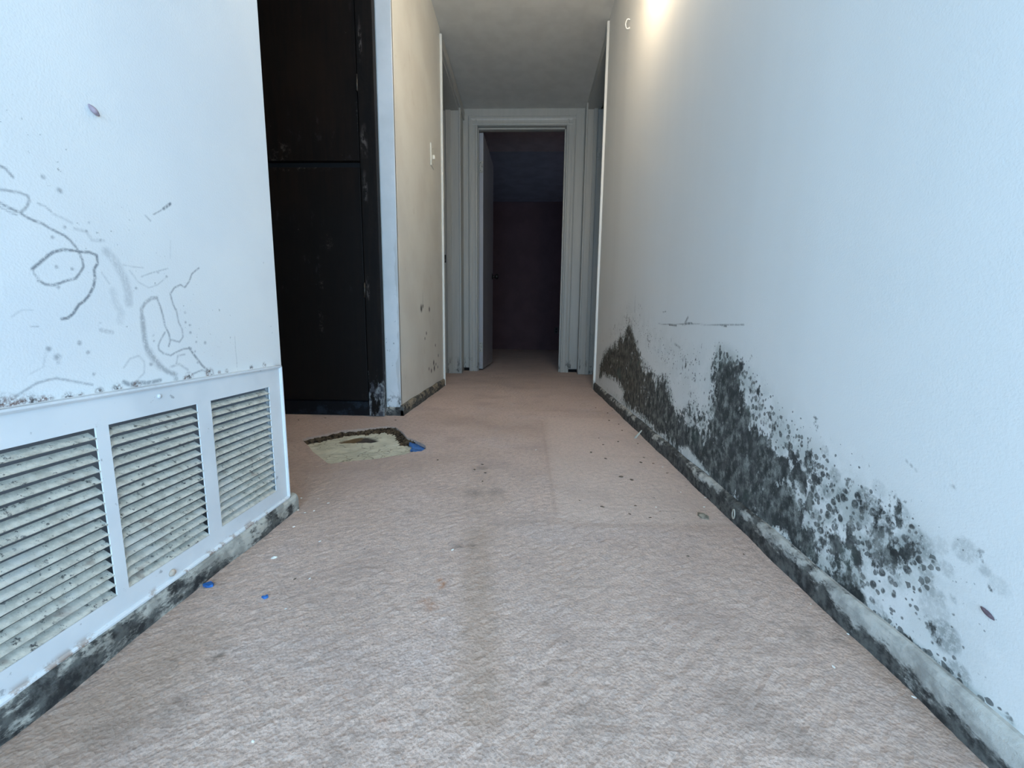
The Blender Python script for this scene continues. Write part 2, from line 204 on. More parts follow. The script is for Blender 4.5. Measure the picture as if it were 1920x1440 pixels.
# carpet
m = Mat('carpet_pile')
big = m.noise(2.4, 4, .55); fine = m.noise(330, 2, .65); mid = m.noise(75, 3, .65)
tuft, tc = m.voro(230)
c = m.mix(m.rng(big, .35, .68), (0.61, 0.445, 0.365), (0.52, 0.375, 0.300))
c = m.mix(m.rng(m.noise(6, 5, .6), .48, .68, 0, .65), c, (0.42, 0.300, 0.245))
c = m.mix(m.rng(m.noise(5.3, 4, .6, vec=m.map((1, 1, 1), (3, 8, 0))), .52, .7, 0, .4), c, (0.56, 0.455, 0.42))
c = m.mix(m.rng(mid, .44, .66, 0, .55), c, (0.36, 0.27, 0.225))
c = m.mix(m.rng(fine, .44, .66, 0, .62), c, (0.34, 0.26, 0.22))
c = m.mix(m.math('MULTIPLY', m.attr('stain'), m.rng(m.noise(60, 5, .7), .25, .6, .45, .85)), c, (0.33, 0.225, 0.155))
c = m.mix(m.math('MULTIPLY', m.attr('pale'), .25), c, (0.72, 0.57, 0.48))
c = m.mix(m.math('MULTIPLY', m.attr('dark'), m.rng(m.noise(120, 5, .7), .3, .6, .4, .9)), c, (0.10, 0.075, 0.055))
c = m.mix(m.math('MULTIPLY', m.attr('rust'), m.rng(m.noise(140, 5, .7), .35, .6, .2, .9)), c, (0.33, 0.13, 0.045))
spk = m.rng(m.noise(95, 3, .5, vec=m.map((1, 1, 1), (5, 2, 1))), .70, .75, 0, .55)
c = m.mix(spk, c, (0.10, 0.075, 0.06))
h = m.math('ADD', m.math('MULTIPLY', tuft, .8), m.math('ADD', m.math('MULTIPLY', fine, .8), m.math('MULTIPLY', mid, .7)))
MT['carpet_pile'] = m.done(c, .95, bump=h, bstr=.32, bdist=.004, spec=.1, sheen=.15)

plain('subfloor', (0.20, 0.15, 0.10), .9, .3, 30)
# cracked cream sheet in the hole
m = Mat('cracked_sheet')
e, _ = m.voro(30, m.warp(14, .06), 'DISTANCE_TO_EDGE')
crack = m.math('MULTIPLY', m.rng(e, .0, .05, 1, 0), m.rng(m.noise(12, 3), .42, .58))
c = m.mix(m.rng(m.noise(18, 5), .35, .65), (0.72, 0.69, 0.55), (0.58, 0.56, 0.44))
c = m.mix(m.math('MULTIPLY', crack, .8), c, (0.20, 0.17, 0.11))
c = m.mix(m.rng(m.noise(45, 4, .6), .68, .74), c, (0.12, 0.09, 0.06))
kn = m.mix(m.rng(m.math('ADD', m.sep()[0], m.math('MULTIPLY', m.noise(40, 3), .04)), -.575, -.565), (0.16, 0.105, 0.05), (0.055, 0.045, 0.04))
c = m.mix(m.math('MULTIPLY', m.attr('knot'), 1.0), c, kn)
MT['cracked_sheet'] = m.done(c, .6, bump=m.math('SUBTRACT', m.noise(40, 5), crack), bstr=.5, bdist=.003)
m = Mat('torn_underlay')
c = m.mix(m.rng(m.noise(70, 5, .7), .35, .62), (0.018, 0.014, 0.011), (0.13, 0.092, 0.058))
MT['torn_underlay'] = m.done(c, 1.0, bump=m.noise(160, 5, .7), bstr=.8, bdist=.004, spec=.1)
plain('blue_plastic', (0.025, 0.14, 0.42), .45, .35, 60)

# dark cabinet
m = Mat('dark_stain_wood')
s_ = m.sep()
c = m.mix(m.rng(m.noise(8, 6, .6, vec=m.map((6, 6, .6))), .35, .65), (0.0105, 0.0052, 0.0032), (0.0055, 0.0032, 0.0024))
c = m.mix(m.rng(m.noise(3, 4), .50, .70, 0, .5), c, (0.018, 0.0085, 0.0045))
c = m.mix(m.math('MULTIPLY', m.rng(s_[2], 1.0, .75), .6), c, (0.0055, 0.005, 0.0052))
fl = m.math('MULTIPLY', m.rng(m.noise(110, 3, .6), .72, .76), m.rng(m.noise(9, 3), .48, .6))
c = m.mix(m.math('MULTIPLY', fl, .4), c, (0.14, 0.14, 0.13))
sc = m.math('MULTIPLY', m.rng(m.noise(26, 5, .65, vec=m.map((1, 1, .45))), .60, .70), m.rng(m.noise(4, 3), .5, .62))
c = m.mix(m.math('MULTIPLY', sc, .10), c, (0.16, 0.16, 0.17))
c = m.mix(m.math('MULTIPLY', m.attr('chip'), m.rng(m.noise(60, 5, .75), .50, .62, 0, .6)), c, (0.10, 0.09, 0.075))
MT['dark_stain_wood'] = m.done(c, .62, bump=m.noise(120, 4), bstr=.15, bdist=.001, spec=.25)
m = Mat('peeled_stile')
s_ = m.sep()
c = m.mix(m.rng(m.noise(9, 5, vec=m.map((6, 6, .6))), .35, .65), (0.0095, 0.006, 0.0045), (0.004, 0.003, 0.003))
pl = m.math('MULTIPLY', m.rng(m.math('ADD', m.noise(22, 6, .72, vec=m.map((1, 1, .35))), m.rng(s_[2], .32, .0, -.12, .10)), .50, .56), m.rng(s_[2], .36, .22))
c = m.mix(pl, c, m.mix(m.rng(m.noise(50, 4), .4, .6), (0.26, 0.27, 0.27), (0.06, 0.06, 0.07)))
c = m.mix(m.math('MULTIPLY', m.attr('chip'), m.rng(m.noise(60, 5, .75, vec=m.map((1, 1, .4))), .46, .56, 0, .8)), c, (0.13, 0.11, 0.10))
MT['peeled_stile'] = m.done(c, .6, bump=m.noise(70, 5), bstr=.4, bdist=.002, spec=.25)
m = Mat('kick_board')
c = m.mix(m.rng(m.noise(16, 6, .7), .52, .66), (0.004, 0.005, 0.008), (0.016, 0.026, 0.038))
c = m.mix(m.rng(m.noise(40, 5, .7), .66, .72), c, (0.15, 0.17, 0.18))
MT['kick_board'] = m.done(c, .6, spec=.3)

# painted trim, doors
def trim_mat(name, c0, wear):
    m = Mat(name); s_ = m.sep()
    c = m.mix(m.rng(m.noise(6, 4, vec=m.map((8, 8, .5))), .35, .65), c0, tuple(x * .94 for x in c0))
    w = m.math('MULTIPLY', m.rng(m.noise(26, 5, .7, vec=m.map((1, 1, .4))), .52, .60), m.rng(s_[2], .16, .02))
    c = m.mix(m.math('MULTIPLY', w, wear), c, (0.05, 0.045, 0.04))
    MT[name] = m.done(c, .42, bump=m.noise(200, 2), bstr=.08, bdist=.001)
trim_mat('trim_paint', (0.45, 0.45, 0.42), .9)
trim_mat('edge_trim_paint', (0.80, 0.79, 0.74), .6)
trim_mat('door_paint', (0.45, 0.46, 0.50), .2)
MT['door_paint'].node_tree.nodes['Principled BSDF'].inputs['Roughness'].default_value = .22
plain('ceiling_paint', (0.60, 0.60, 0.57), .8, .04, 12, bump=.25)
plain('room_white', (0.56, 0.56, 0.54), .7, .03, 4)
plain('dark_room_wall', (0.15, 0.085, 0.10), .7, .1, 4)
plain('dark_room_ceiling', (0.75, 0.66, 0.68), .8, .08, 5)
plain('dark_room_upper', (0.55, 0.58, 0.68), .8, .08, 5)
plain('duct_grey', (0.30, 0.32, 0.35), .9)
plain('black_void', (0.012, 0.011, 0.012), .95)
plain('dark_metal', (0.06, 0.055, 0.05), .4, .2, 60, metal=.8)
plain('steel_painted', (0.42, 0.42, 0.39), .5, .15, 60)
plain('switch_plastic', (0.72, 0.70, 0.62), .4)
plain('white_metal', (0.70, 0.70, 0.68), .35)
plain('screw_tan', (0.55, 0.45, 0.36), .5, .2, 90)
plain('chip_white', (0.78, 0.77, 0.72), .7, .1, 90)
plain('crumb_brown', (0.13, 0.09, 0.062), .9, .4, 200)
plain('stone_grey', (0.20, 0.165, 0.12), .8, .4, 120, bump=.4)
plain('case_brown', (0.13, 0.085, 0.10), .8, .3, 150)
plain('case_pink', (0.34, 0.27, 0.31), .8, .3, 150)
plain('splinter', (0.50, 0.46, 0.38), .8, .15, 80)
plain('plate_plastic', (0.05, 0.045, 0.05), .5)

# return-air grille: white enamel and dusty slats
m = Mat('grille_enamel')
c = m.mix(m.rng(m.noise(7, 4), .4, .65), (0.78, 0.80, 0.81), (0.69, 0.72, 0.74))
c = m.mix(m.rng(m.noise(60, 4, .6), .665, .73, 0, .55), c, (0.20, 0.21, 0.22))
s_ = m.sep()
rs = m.math('MULTIPLY', m.rng(m.noise(22, 5, .7), .52, .60), m.rng(s_[2], .046, .034))
c = m.mix(m.math('MULTIPLY', rs, .8), c, (0.24, 0.12, 0.05))
MT['grille_enamel'] = m.done(c, .4, bump=m.noise(60, 3), bstr=.06, bdist=.001)
m = Mat('dusty_slat')
c = m.mix(m.rng(m.noise(70, 6, .72), .34, .66), (0.76, 0.73, 0.64), (0.52, 0.50, 0.43))
c = m.mix(m.rng(m.noise(130, 5, .75), .56, .66), c, (0.10, 0.10, 0.095))
c = m.mix(m.rng(m.noise(35, 3), .62, .70, 0, .4), c, (0.30, 0.20, 0.16))
c = m.mix(m.rng(m.noise(18, 4), .52, .68, 0, .6), c, (0.70, 0.69, 0.65))
MT['dusty_slat'] = m.done(c, .85, bump=m.noise(200, 5, .7), bstr=.4, bdist=.002)
m = Mat('lamp_glass'); MT['lamp_glass'] = m.done((0.9, 0.85, 0.75), .4, emit=(1.0, 0.80, 0.55), estr=LAMP_POWER * 6)

# ------------------------------------------------------------------ mesh helpers
def link(o, parent=None):
    COL.objects.link(o)
    if parent: o.parent = parent
    return o
def mk(name, verts, faces, mat, parent=None, smooth=False):
    me = bpy.data.meshes.new(name); me.from_pydata([tuple(map(float, v)) for v in verts], [], faces)
    bm = bmesh.new(); bm.from_mesh(me); bmesh.ops.recalc_face_normals(bm, faces=bm.faces); bm.to_mesh(me); bm.free()
    me.materials.append(MT[mat])
    if smooth: me.polygons.foreach_set('use_smooth', [True] * len(me.polygons))
    return link(bpy.data.objects.new(name, me), parent)
def boxbm(bm, a, b, bev=0.0, seg=2):
    r = bmesh.ops.create_cube(bm, size=1.0); vs = r['verts']
    for v in vs: v.co = Vector([a[i] + (v.co[i] + .5) * (b[i] - a[i]) for i in range(3)])
    if bev:
        es = list({e for v in vs for e in v.link_edges}); bmesh.ops.bevel(bm, geom=es, offset=bev, segments=seg, affect='EDGES', profile=.5)
def frombm(name, bm, mat, parent=None, smooth=False):
    me = bpy.data.meshes.new(name); bmesh.ops.recalc_face_normals(bm, faces=bm.faces); bm.to_mesh(me); bm.free(); me.materials.append(MT[mat])
    if smooth: me.polygons.foreach_set('use_smooth', [True] * len(me.polygons))
    return link(bpy.data.objects.new(name, me), parent)
def box(name, a, b, mat, parent=None, bev=0.0):
    bm = bmesh.new(); boxbm(bm, a, b, bev); return frombm(name, bm, mat, parent)
def prism(name, prof, mat, parent, frame, length, smooth=False):
    """extrude a closed 2-D profile: frame = (origin, U, V, W) in world axes"""
    O, U, V, Wd = [Vector(x) for x in frame]; n = len(prof)
    vs = [O + U * u + V * v for u, v in prof] + [O + U * u + V * v + Wd * length for u, v in prof]
    fs = [[i, (i + 1) % n, n + (i + 1) % n, n + i] for i in range(n)] + [list(range(n))[::-1], list(range(n, 2 * n))]
    return mk(name, vs, fs, mat, parent, smooth)
def lathe(name, prof, mat, parent, loc, axis='z', seg=24):
    vs, fs = [], []; n = len(prof)
    for k in range(seg):
        a = 2 * math.pi * k / seg
        for r, h in prof:
            p = (r * math.cos(a), r * math.sin(a), h)
            if axis == 'x': p = (p[2], p[0], p[1])
            if axis == 'y': p = (p[1], p[2], p[0])
            vs.append((p[0] + loc[0], p[1] + loc[1], p[2] + loc[2]))
    for k in range(seg):
        for i in range(n - 1):
            j = (k + 1) % seg; fs.append([k * n + i, k * n + i + 1, j * n + i + 1, j * n + i])
    fs.append([k * n for k in range(seg)][::-1]); fs.append([k * n + n - 1 for k in range(seg)])
    return mk(name, vs, fs, mat, parent, True)
def empty(name, loc=(0, 0, 0), parent=None):
    o = bpy.data.objects.new(name, None); o.empty_display_size = .05; o.location = loc; return link(o, parent)
def struct(o): o['kind'] = 'structure'; return o
def tag(o, label, cat, group=None):
    o['label'] = label; o['category'] = cat
    if group: o['group'] = group
    return o
def rebase(parent, loc):
    """put an Empty at the thing's base while the children keep their places"""
    parent.location = loc
    for c in parent.children: c.matrix_parent_inverse = Matrix.Translation(loc).inverted()

# numpy fields on a plane
def seg_dist(P, pts):
    d = np.full(len(P), 9.0)
    for (a, b) in zip(pts[:-1], pts[1:]):
        a = np.array(a); b = np.array(b); ab = b - a; L = max(1e-9, ab @ ab)
        t = np.clip(((P - a) @ ab) / L, 0, 1); d = np.minimum(d, np.hypot(*(P - a - t[:, None] * ab).T))
    return d
def inside(P, poly):
    c = np.zeros(len(P), bool); n = len(poly)
    for i in range(n):
        x1, y1 = poly[i]; x2, y2 = poly[(i + 1) % n]
        if y1 == y2: continue
        k = ((y1 > P[:, 1]) != (y2 > P[:, 1])) & (P[:, 0] < (x2 - x1) * (P[:, 1] - y1) / (y2 - y1) + x1); c ^= k
    return c
def soft(P, poly, w):
    d = seg_dist(P, list(poly) + [poly[0]]); s = np.where(inside(P, poly), d, -d); return np.clip(.5 + s / (2 * w), 0, 1)
def stroke(P, strokes, jitter=0.0):
    v = np.zeros(len(P))
    for pts, w, s in strokes: v = np.maximum(v, s * np.clip(1.5 - seg_dist(P, pts) / (w * .42), 0, 1))
    return v
def dots(P, L):
    v = np.zeros(len(P))
    for y, z, r in L: v = np.maximum(v, np.clip(1.6 - np.hypot(P[:, 0] - y, P[:, 1] - z) / r, 0, 1))
    return v
def lines(*parts):
    out = []
    for a, b, n in parts: out += list(np.linspace(a, b, n, endpoint=False))
    return np.array(out + [parts[-1][1]])
def wall_grid(name, x, ys, zs, back, mat, attrs, hole=None):
    """wall facing the hall at plane x with a fine grid for its marks, closed to a slab"""
    ny, nz = len(ys), len(zs); Y, Z = np.meshgrid(ys, zs, indexing='ij'); P = np.stack([Y.ravel(), Z.ravel()], 1)
    vs = [(x, y, z) for y, z in P]; fs = []
    for i in range(ny - 1):
        for j in range(nz - 1):
            if hole and hole[0] < (ys[i] + ys[i + 1]) / 2 < hole[1] and hole[2] < (zs[j] + zs[j + 1]) / 2 < hole[3]: continue
            a = i * nz + j; fs.append([a, a + nz, a + nz + 1, a + 1])
    n = len(vs); y0, y1, z0, z1 = ys[0], ys[-1], zs[0], zs[-1]
    vs += [(x, y0, z0), (x, y1, z0), (x, y1, z1), (x, y0, z1), (back, y0, z0), (back, y1, z0), (back, y1, z1), (back, y0, z1)]
    fs += [[n + 4, n + 5, n + 6, n + 7], [n, n + 1, n + 5, n + 4], [n + 1, n + 2, n + 6, n + 5], [n + 2, n + 3, n + 7, n + 6], [n + 3, n, n + 4, n + 7]]
    me = bpy.data.meshes.new(name); me.from_pydata(vs, [], fs); me.materials.append(MT[mat])
    pad = np.zeros(8)
    for k, f in attrs.items():
        at = me.attributes.new(k, 'FLOAT', 'POINT'); at.data.foreach_set('value', np.concatenate([f(P), pad]).astype(np.float32))
    return struct(link(bpy.data.objects.new(name, me)))

# ------------------------------------------------------------------ room shell
struct(box('floor', (-2.7, -1.4, -.09), (2.2, 7.3, -.026), 'subfloor'))
struct(box('ceiling', (-2.7, -1.4, CEIL), (2.2, 3.65, CEIL + .08), 'ceiling_paint'))

def mould_field(P):
    v = np.maximum.reduce([soft(P, DENSE, .035) * 1.0, soft(P, MEDIUM, .04) * .60, soft(P, PATCH, .008) * 1.15, np.clip(1.4 - seg_dist(P, JOINT) / .004, 0, 1) * .55, soft(P, LIGHT, .05) * .25, soft(P, MID2, .02) * .5, soft(P, FAINT, .06) * .20])
    v *= 1 - .85 * soft(P, CLEAN, .02); return np.clip(v - .6 * soft(P, WHITE, .008), 0, 1.15)
def colony_field(P):
    v = np.zeros(len(P))
    for y, z, r, s in COLONY:
        v = np.maximum(v, s * np.clip((1.12 - np.hypot((P[:, 0] - y), (P[:, 1] - z)) / r) * 5, 0, 1))
    return v
ysR = lines((.05, .28, 4), (.28, 1.0, 240), (1.0, 2.60, 270)); zsR = lines((0, .46, 150), (.46, CEIL, 20))
wall_grid('wall_right', XR, ysR, zsR, XR + .10, 'wall_right_mould',
          {'mould': mould_field, 'colony': colony_field, 'line': lambda P: np.clip(stroke(P, [s for s in RSTROKES if s[2] > 0]), 0, 1),
           'bare': lambda P: soft(P, WHITE, .006), 'brown': lambda P: np.clip((P[:, 0] - 1.15) / .4, 0, 1)})
ysL = lines((-.05, .24, 4), (.24, .81, 420)); zsL = lines((0, .05, 2), (.05, .285, 6), (.285, .80, 380), (.80, CEIL, 14))
def dirt_field(P):
    band = [(.30, .62), (.42, .56), (.50, .47), (.58, .42), (.66, .33)]
    return np.clip(1.0 - seg_dist(P, band) / .13, 0, 1)
wl = wall_grid('wall_left', XL, ysL, zsL, XL - .105, 'wall_left_paint',
               {'line': lambda P: np.maximum(stroke(P, STROKES), .6 * dots(P, [(y, z, r * .75) for y, z, r in DOTS])), 'grime': lambda P: dots(P, GRIME), 'dirt': dirt_field}, hole=(.02, .755, .05, .285))
# duct recess behind the grille
vs = [(XL, .015, .05), (XL, .756, .05), (XL, .756, .285), (XL, .015, .285)]; vs += [(XL - .095, y, z) for _, y, z in vs]
mk('duct_recess', vs, [[4, 5, 6, 7], [0, 1, 5, 4], [1, 2, 6, 5], [2, 3, 7, 6], [3, 0, 4, 7]], 'duct_grey', wl)

# hall wall on the left beyond the cabinet, and its white end pier
YP = 1.735
ysC = lines((YP + .004, 2.655, 200)); zsC = lines((0, .5, 150), (.5, CEIL, 20))
hw = wall_grid('wall_hall_left', XC, ysC, zsC, XC - .10, 'hall_wall_paint', {'line': lambda P: dots(P, [(y, z, r * 1.35) for y, z, r in CREAMDOTS])})
box('pier_face', (XC - .062, YP, 0), (XC, YP + .012, CEIL), 'pier_paint', hw, .0015)
# wall above the side doorways, wall stubs beside the end wall
struct(box('wall_hall_left_far', (XC - .10, 3.36, 0), (XC, YE, CEIL), 'trim_paint'))
struct(box('wall_hall_left_head', (XC - .10, 2.64, 2.02), (XC - .002, 3.40, CEIL), 'trim_paint'))
struct(box('wall_right_far', (XR, 3.42, 0), (XR + .10, YE, CEIL), 'trim_paint'))
struct(box('wall_right_head', (XR + .002, 2.58, 2.04), (XR + .10, 3.44, CEIL), 'trim_paint'))
# end wall with the bedroom door opening
DX0, DX1, DZ = -.428, .296, 1.985
bm = bmesh.new()
boxbm(bm, (-2.0, YE, .028), (DX0 - .03, YE + .10, CEIL)); boxbm(bm, (DX1 + .03, YE, .028), (2.0, YE + .10, CEIL)); boxbm(bm, (DX0 - .03, YE, DZ + .03), (DX1 + .03, YE + .10, CEIL))
struct(frombm('wall_end', bm, 'trim_paint'))
struct(box('trim_gap', (-1.9, YE + .03, -.026), (DX0 - .03, YE + .095, .03), 'black_void')); struct(box('trim_gap.001', (DX1 + .03, YE + .03, -.026), (1.9, YE + .095, .03), 'black_void'))

# rooms that close the space: behind the camera, left passage, side rooms, dark bedroom
for k_, (x0, x1, y1) in enumerate(((-1.62, -1.52, -.05), (1.52, 1.62, .05))):   # side walls, each with an opening made up for its added side light
    bm = bmesh.new(); boxbm(bm, (x0, -1.32, -.026), (x1, y1, .33)); boxbm(bm, (x0, -1.32, 1.67), (x1, y1, CEIL)); boxbm(bm, (x0, -1.32, .33), (x1, -1.07, 1.67)); boxbm(bm, (x0, -.03 if y1 > 0 else -.051, .33), (x1, y1, 1.67))
    struct(frombm('wall_entry_' + ('left', 'right')[k_], bm, 'room_white'))
    bm = bmesh.new(); xm = (x0 + x1) / 2
    for a, c_ in (((-1.07, .33), (-.05, .37)), ((-1.07, 1.63), (-.05, 1.67)), ((-1.07, .33), (-1.03, 1.67)), ((-.09, .33), (-.05, 1.67)), ((-1.07, .985), (-.05, 1.015))): boxbm(bm, (xm - .03, a[0], a[1]), (xm + .03, c_[0], c_[1]), .003)
    struct(frombm('window_%d' % (k_ + 2), bm, 'white_metal'))  # made-up window frame around the added side light, out of view
struct(box('wall_entry_front_left', (-2.5, -.05, -.026), (XL - .105, .05, CEIL), 'room_white'))
struct(box('wall_entry_front_right', (XR + .10, .05, -.026), (1.62, .15, CEIL), 'room_white'))
struct(box('wall_entry_head', (-1.62, -1.32, 1.99), (1.62, -1.22, CEIL), 'room_white'))
bm = bmesh.new()
for x in (-1.52, -.025, 1.47): boxbm(bm, (x, -1.30, 0), (x + .05, -1.24, 1.99), .004)
boxbm(bm, (-1.52, -1.30, 1.94), (1.52, -1.24, 1.99), .004); boxbm(bm, (-1.52, -1.30, -.026), (1.52, -1.24, .04), .004)
struct(frombm('window_1', bm, 'white_metal'))
struct(box('wall_passage_end', (-2.5, -.05, -.026), (-2.4, 2.25, CEIL), 'room_white'))
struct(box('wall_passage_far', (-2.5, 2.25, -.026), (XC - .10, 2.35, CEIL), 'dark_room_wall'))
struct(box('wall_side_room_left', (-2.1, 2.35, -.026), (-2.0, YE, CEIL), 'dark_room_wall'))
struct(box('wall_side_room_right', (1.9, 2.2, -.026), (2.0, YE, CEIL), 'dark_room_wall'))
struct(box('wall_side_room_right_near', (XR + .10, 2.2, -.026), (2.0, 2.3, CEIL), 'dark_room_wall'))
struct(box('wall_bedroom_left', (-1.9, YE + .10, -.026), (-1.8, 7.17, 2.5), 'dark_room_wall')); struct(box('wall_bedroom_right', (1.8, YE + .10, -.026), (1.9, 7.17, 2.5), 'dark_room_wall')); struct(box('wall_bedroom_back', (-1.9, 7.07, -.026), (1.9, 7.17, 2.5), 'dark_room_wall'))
bm = bmesh.new()
for a, c_ in (((4.95, .90), (5.85, .95)), ((4.95, 1.75), (5.85, 1.80)), ((4.95, .90), (5.0, 1.80)), ((5.80, .90), (5.85, 1.80))): boxbm(bm, (1.76, a[0], a[1]), (1.80, c_[0], c_[1]), .003)
struct(frombm('window_4', bm, 'white_metal'))
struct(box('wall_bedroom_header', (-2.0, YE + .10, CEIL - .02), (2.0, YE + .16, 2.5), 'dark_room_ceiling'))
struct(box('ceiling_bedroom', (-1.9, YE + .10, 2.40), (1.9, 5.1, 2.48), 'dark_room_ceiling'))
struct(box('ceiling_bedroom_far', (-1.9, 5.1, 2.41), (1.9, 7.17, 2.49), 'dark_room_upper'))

# ------------------------------------------------------------------ baseboards
def base_prof(h, t): return [(0, 0), (t, 0), (t, h * .62), (t * .92, h * .80), (t * .70, h * .94), (t * .35, h), (0, h)]
def run(name, x, sx, y0, y1, h, t, mat, parent=None, fld=None, n=120):
    """baseboard along y with slightly swollen, uneven face"""
    pr = base_prof(h, t); ys = np.linspace(y0, y1, n); vs, fs = [], []; k = len(pr)
    ph = rng.uniform(0, 6, 4)
    for y in ys:
        w = 1 + .10 * math.sin(17 * y + ph[0]) + .07 * math.sin(41 * y + ph[1]); hh = 1 + .03 * math.sin(23 * y + ph[2])
        vs += [(x + sx * u * (w if u else 1), y, v * hh) for u, v in pr]
    for i in range(n - 1): fs += [[i * k + j, i * k + (j + 1) % k, (i + 1) * k + (j + 1) % k, (i + 1) * k + j] for j in range(k)]
    fs += [list(range(k))[::-1], [(n - 1) * k + j for j in range(k)]]
    o = mk(name, vs, fs, mat, parent, False)
    at = o.data.attributes.new('mould', 'FLOAT', 'POINT'); Y = np.array([v[1] for v in vs])
    at.data.foreach_set('value', (fld(Y) if fld else np.zeros(len(Y))).astype(np.float32)); return o
struct(run('baseboard_right', XR, -1, .05, 2.58, .044, .013, 'baseboard_mould_right', fld=lambda Y: np.clip((Y - .45) / .35, 0, 1)))
struct(run('baseboard_left', XL, 1, -.05, .812, .036, .016, 'baseboard_mould', n=60))
struct(run('baseboard_hall_left', XC, 1, YP - .012, 2.64, .046, .013, 'baseboard_mould_hall', n=50))
o = prism('baseboard_pier', base_prof(.036, .012), 'baseboard_mould', None, ((XC - .062, YP, 0), (0, -1, 0), (0, 0, 1), (1, 0, 0)), .076); struct(o)

# ------------------------------------------------------------------ carpet with the cut-out
HP = np.array(HOLE)
def carpet():
    xs = lines((-2.35, -.86, 14), (-.86, .437, 165)); ys = lines((-1.25, .24, 14), (.24, 1.75, 190), (1.75, 3.60, 120))
    nx, ny = len(xs), len(ys); X, Y = np.meshgrid(xs, ys, indexing='ij'); P = np.stack([X.ravel(), Y.ravel()], 1)
    ins = inside(P, HOLE).reshape(nx, ny)
    # move the grid points near the cut onto its outline
    d = seg_dist(P, HOLE + [HOLE[0]]); poly = HOLE + [HOLE[0]]; Q = P.copy()
    for k in np.where(d < .0075)[0]:
        best = None
        for a, b in zip(poly[:-1], poly[1:]):
            a = np.array(a); b = np.array(b); ab = b - a; t = np.clip(((P[k] - a) @ ab) / (ab @ ab), 0, 1); q = a + t * ab; dd = np.hypot(*(P[k] - q))
            if best is None or dd < best[0]: best = (dd, q)
        Q[k] = best[1]
    near = d < .0075
    zz = np.clip(rng.normal(0, 1, len(P)) * .0004, -.001, .001)
    I, J = np.meshgrid(np.arange(nx - 1), np.arange(ny - 1), indexing='ij'); a_ = (I * ny + J).ravel()
    F = np.stack([a_, a_ + ny, a_ + ny + 1, a_ + 1], 1); F = F[~inside(Q[F].mean(1), HOLE)]; fs = F.tolist()
    me = bpy.data.meshes.new('carpet'); me.from_pydata([(q[0], q[1], z) for q, z in zip(Q, zz)], [], fs); me.materials.append(MT['carpet_pile'])
    pale = soft(P, [(-.02 + .10, 1.46), (.075, .80), (.12, .79), (.425, .79), (.425, 1.75), (.10, 1.75)], .012)
    A = {'stain': np.clip(stroke_soft(P, CSTAIN), 0, 1), 'rust': stroke(P, CRUST), 'pale': pale, 'dark': np.clip(sum(s * np.clip(1.5 - np.hypot(P[:, 0] - x, P[:, 1] - y) / r, 0, 1) for x, y, r, s in CDOTS), 0, 1)}
    for k, v in A.items(): me.attributes.new(k, 'FLOAT', 'POINT').data.foreach_set('value', v.astype(np.float32))
    bm = bmesh.new(); bm.from_mesh(me)
    bmesh.ops.delete(bm, geom=[v for v in bm.verts if not v.link_faces], context='VERTS')
    be = [e for e in bm.edges if len(e.link_faces) == 1 and all(-.85 < v.co.x < -.25 and 1.0 < v.co.y < 1.6 for v in e.verts)]
    r = bmesh.ops.extrude_edge_only(bm, edges=be)
    for v in [g for g in r['geom'] if isinstance(g, bmesh.types.BMVert)]: v.co.z = -.026
    bm.to_mesh(me); bm.free()
    return link(bpy.data.objects.new('carpet', me))
def stroke_soft(P, L):
    v = np.zeros(len(P))
    for pts, w, s in L: v = np.maximum(v, s * np.clip(1.5 - seg_dist(P, pts) / w, 0, 1))
    return v
cp = tag(carpet(), 'stained dusty pink wall-to-wall carpet with a ragged hole cut in it', 'carpet')
# the carpet in the side rooms
box('carpet_side', (.4375, 2.61, -.026), (1.9, 3.54, -.001), 'carpet_pile', cp)
tag(box('bedroom_carpet', (-1.79, YE + .05, -.026), (1.79, 7.068, -.001), 'carpet_pile'), 'dim brownish carpet on the floor of the dark bedroom', 'carpet')
# torn underlay along the far rim of the cut
def rim(i0, i1, width, name):
    pts = HOLE[i0:i1 + 1]; cen = HP.mean(0); vs, fs = [], []; row = []
    for a, b in zip(pts[:-1], pts[1:]):
        n = max(2, int(math.hypot(b[0] - a[0], b[1] - a[1]) / .006))
        row += [(a[0] + (b[0] - a[0]) * t / n, a[1] + (b[1] - a[1]) * t / n) for t in range(n)]
    row.append(pts[-1]); m_ = 6
    for k, (x, y) in enumerate(row):
        dx, dy = cen[0] - x, cen[1] - y; L = math.hypot(dx, dy); dx /= L; dy /= L
        w = width * (.65 + .6 * random.random())
        for j in range(m_):
            t = j / (m_ - 1); jit = random.gauss(0, .0018)
            vs.append((x + dx * (w * t - .004) + jit, y + dy * (w * t - .004) + jit, -.003 - .020 * t ** .8 + random.gauss(0, .0016) * (t < .95)))
    for k in range(len(row) - 1):
        fs += [[k * m_ + j, k * m_ + j + 1, (k + 1) * m_ + j + 1, (k + 1) * m_ + j] for j in range(m_ - 1)]
    return mk(name, vs, fs, 'torn_underlay', cp)
rim(0, 9, .026, 'underlay_edge'); rim(4, 9, .042, 'underlay_edge')
rim(19, 25, .004, 'underlay_edge')
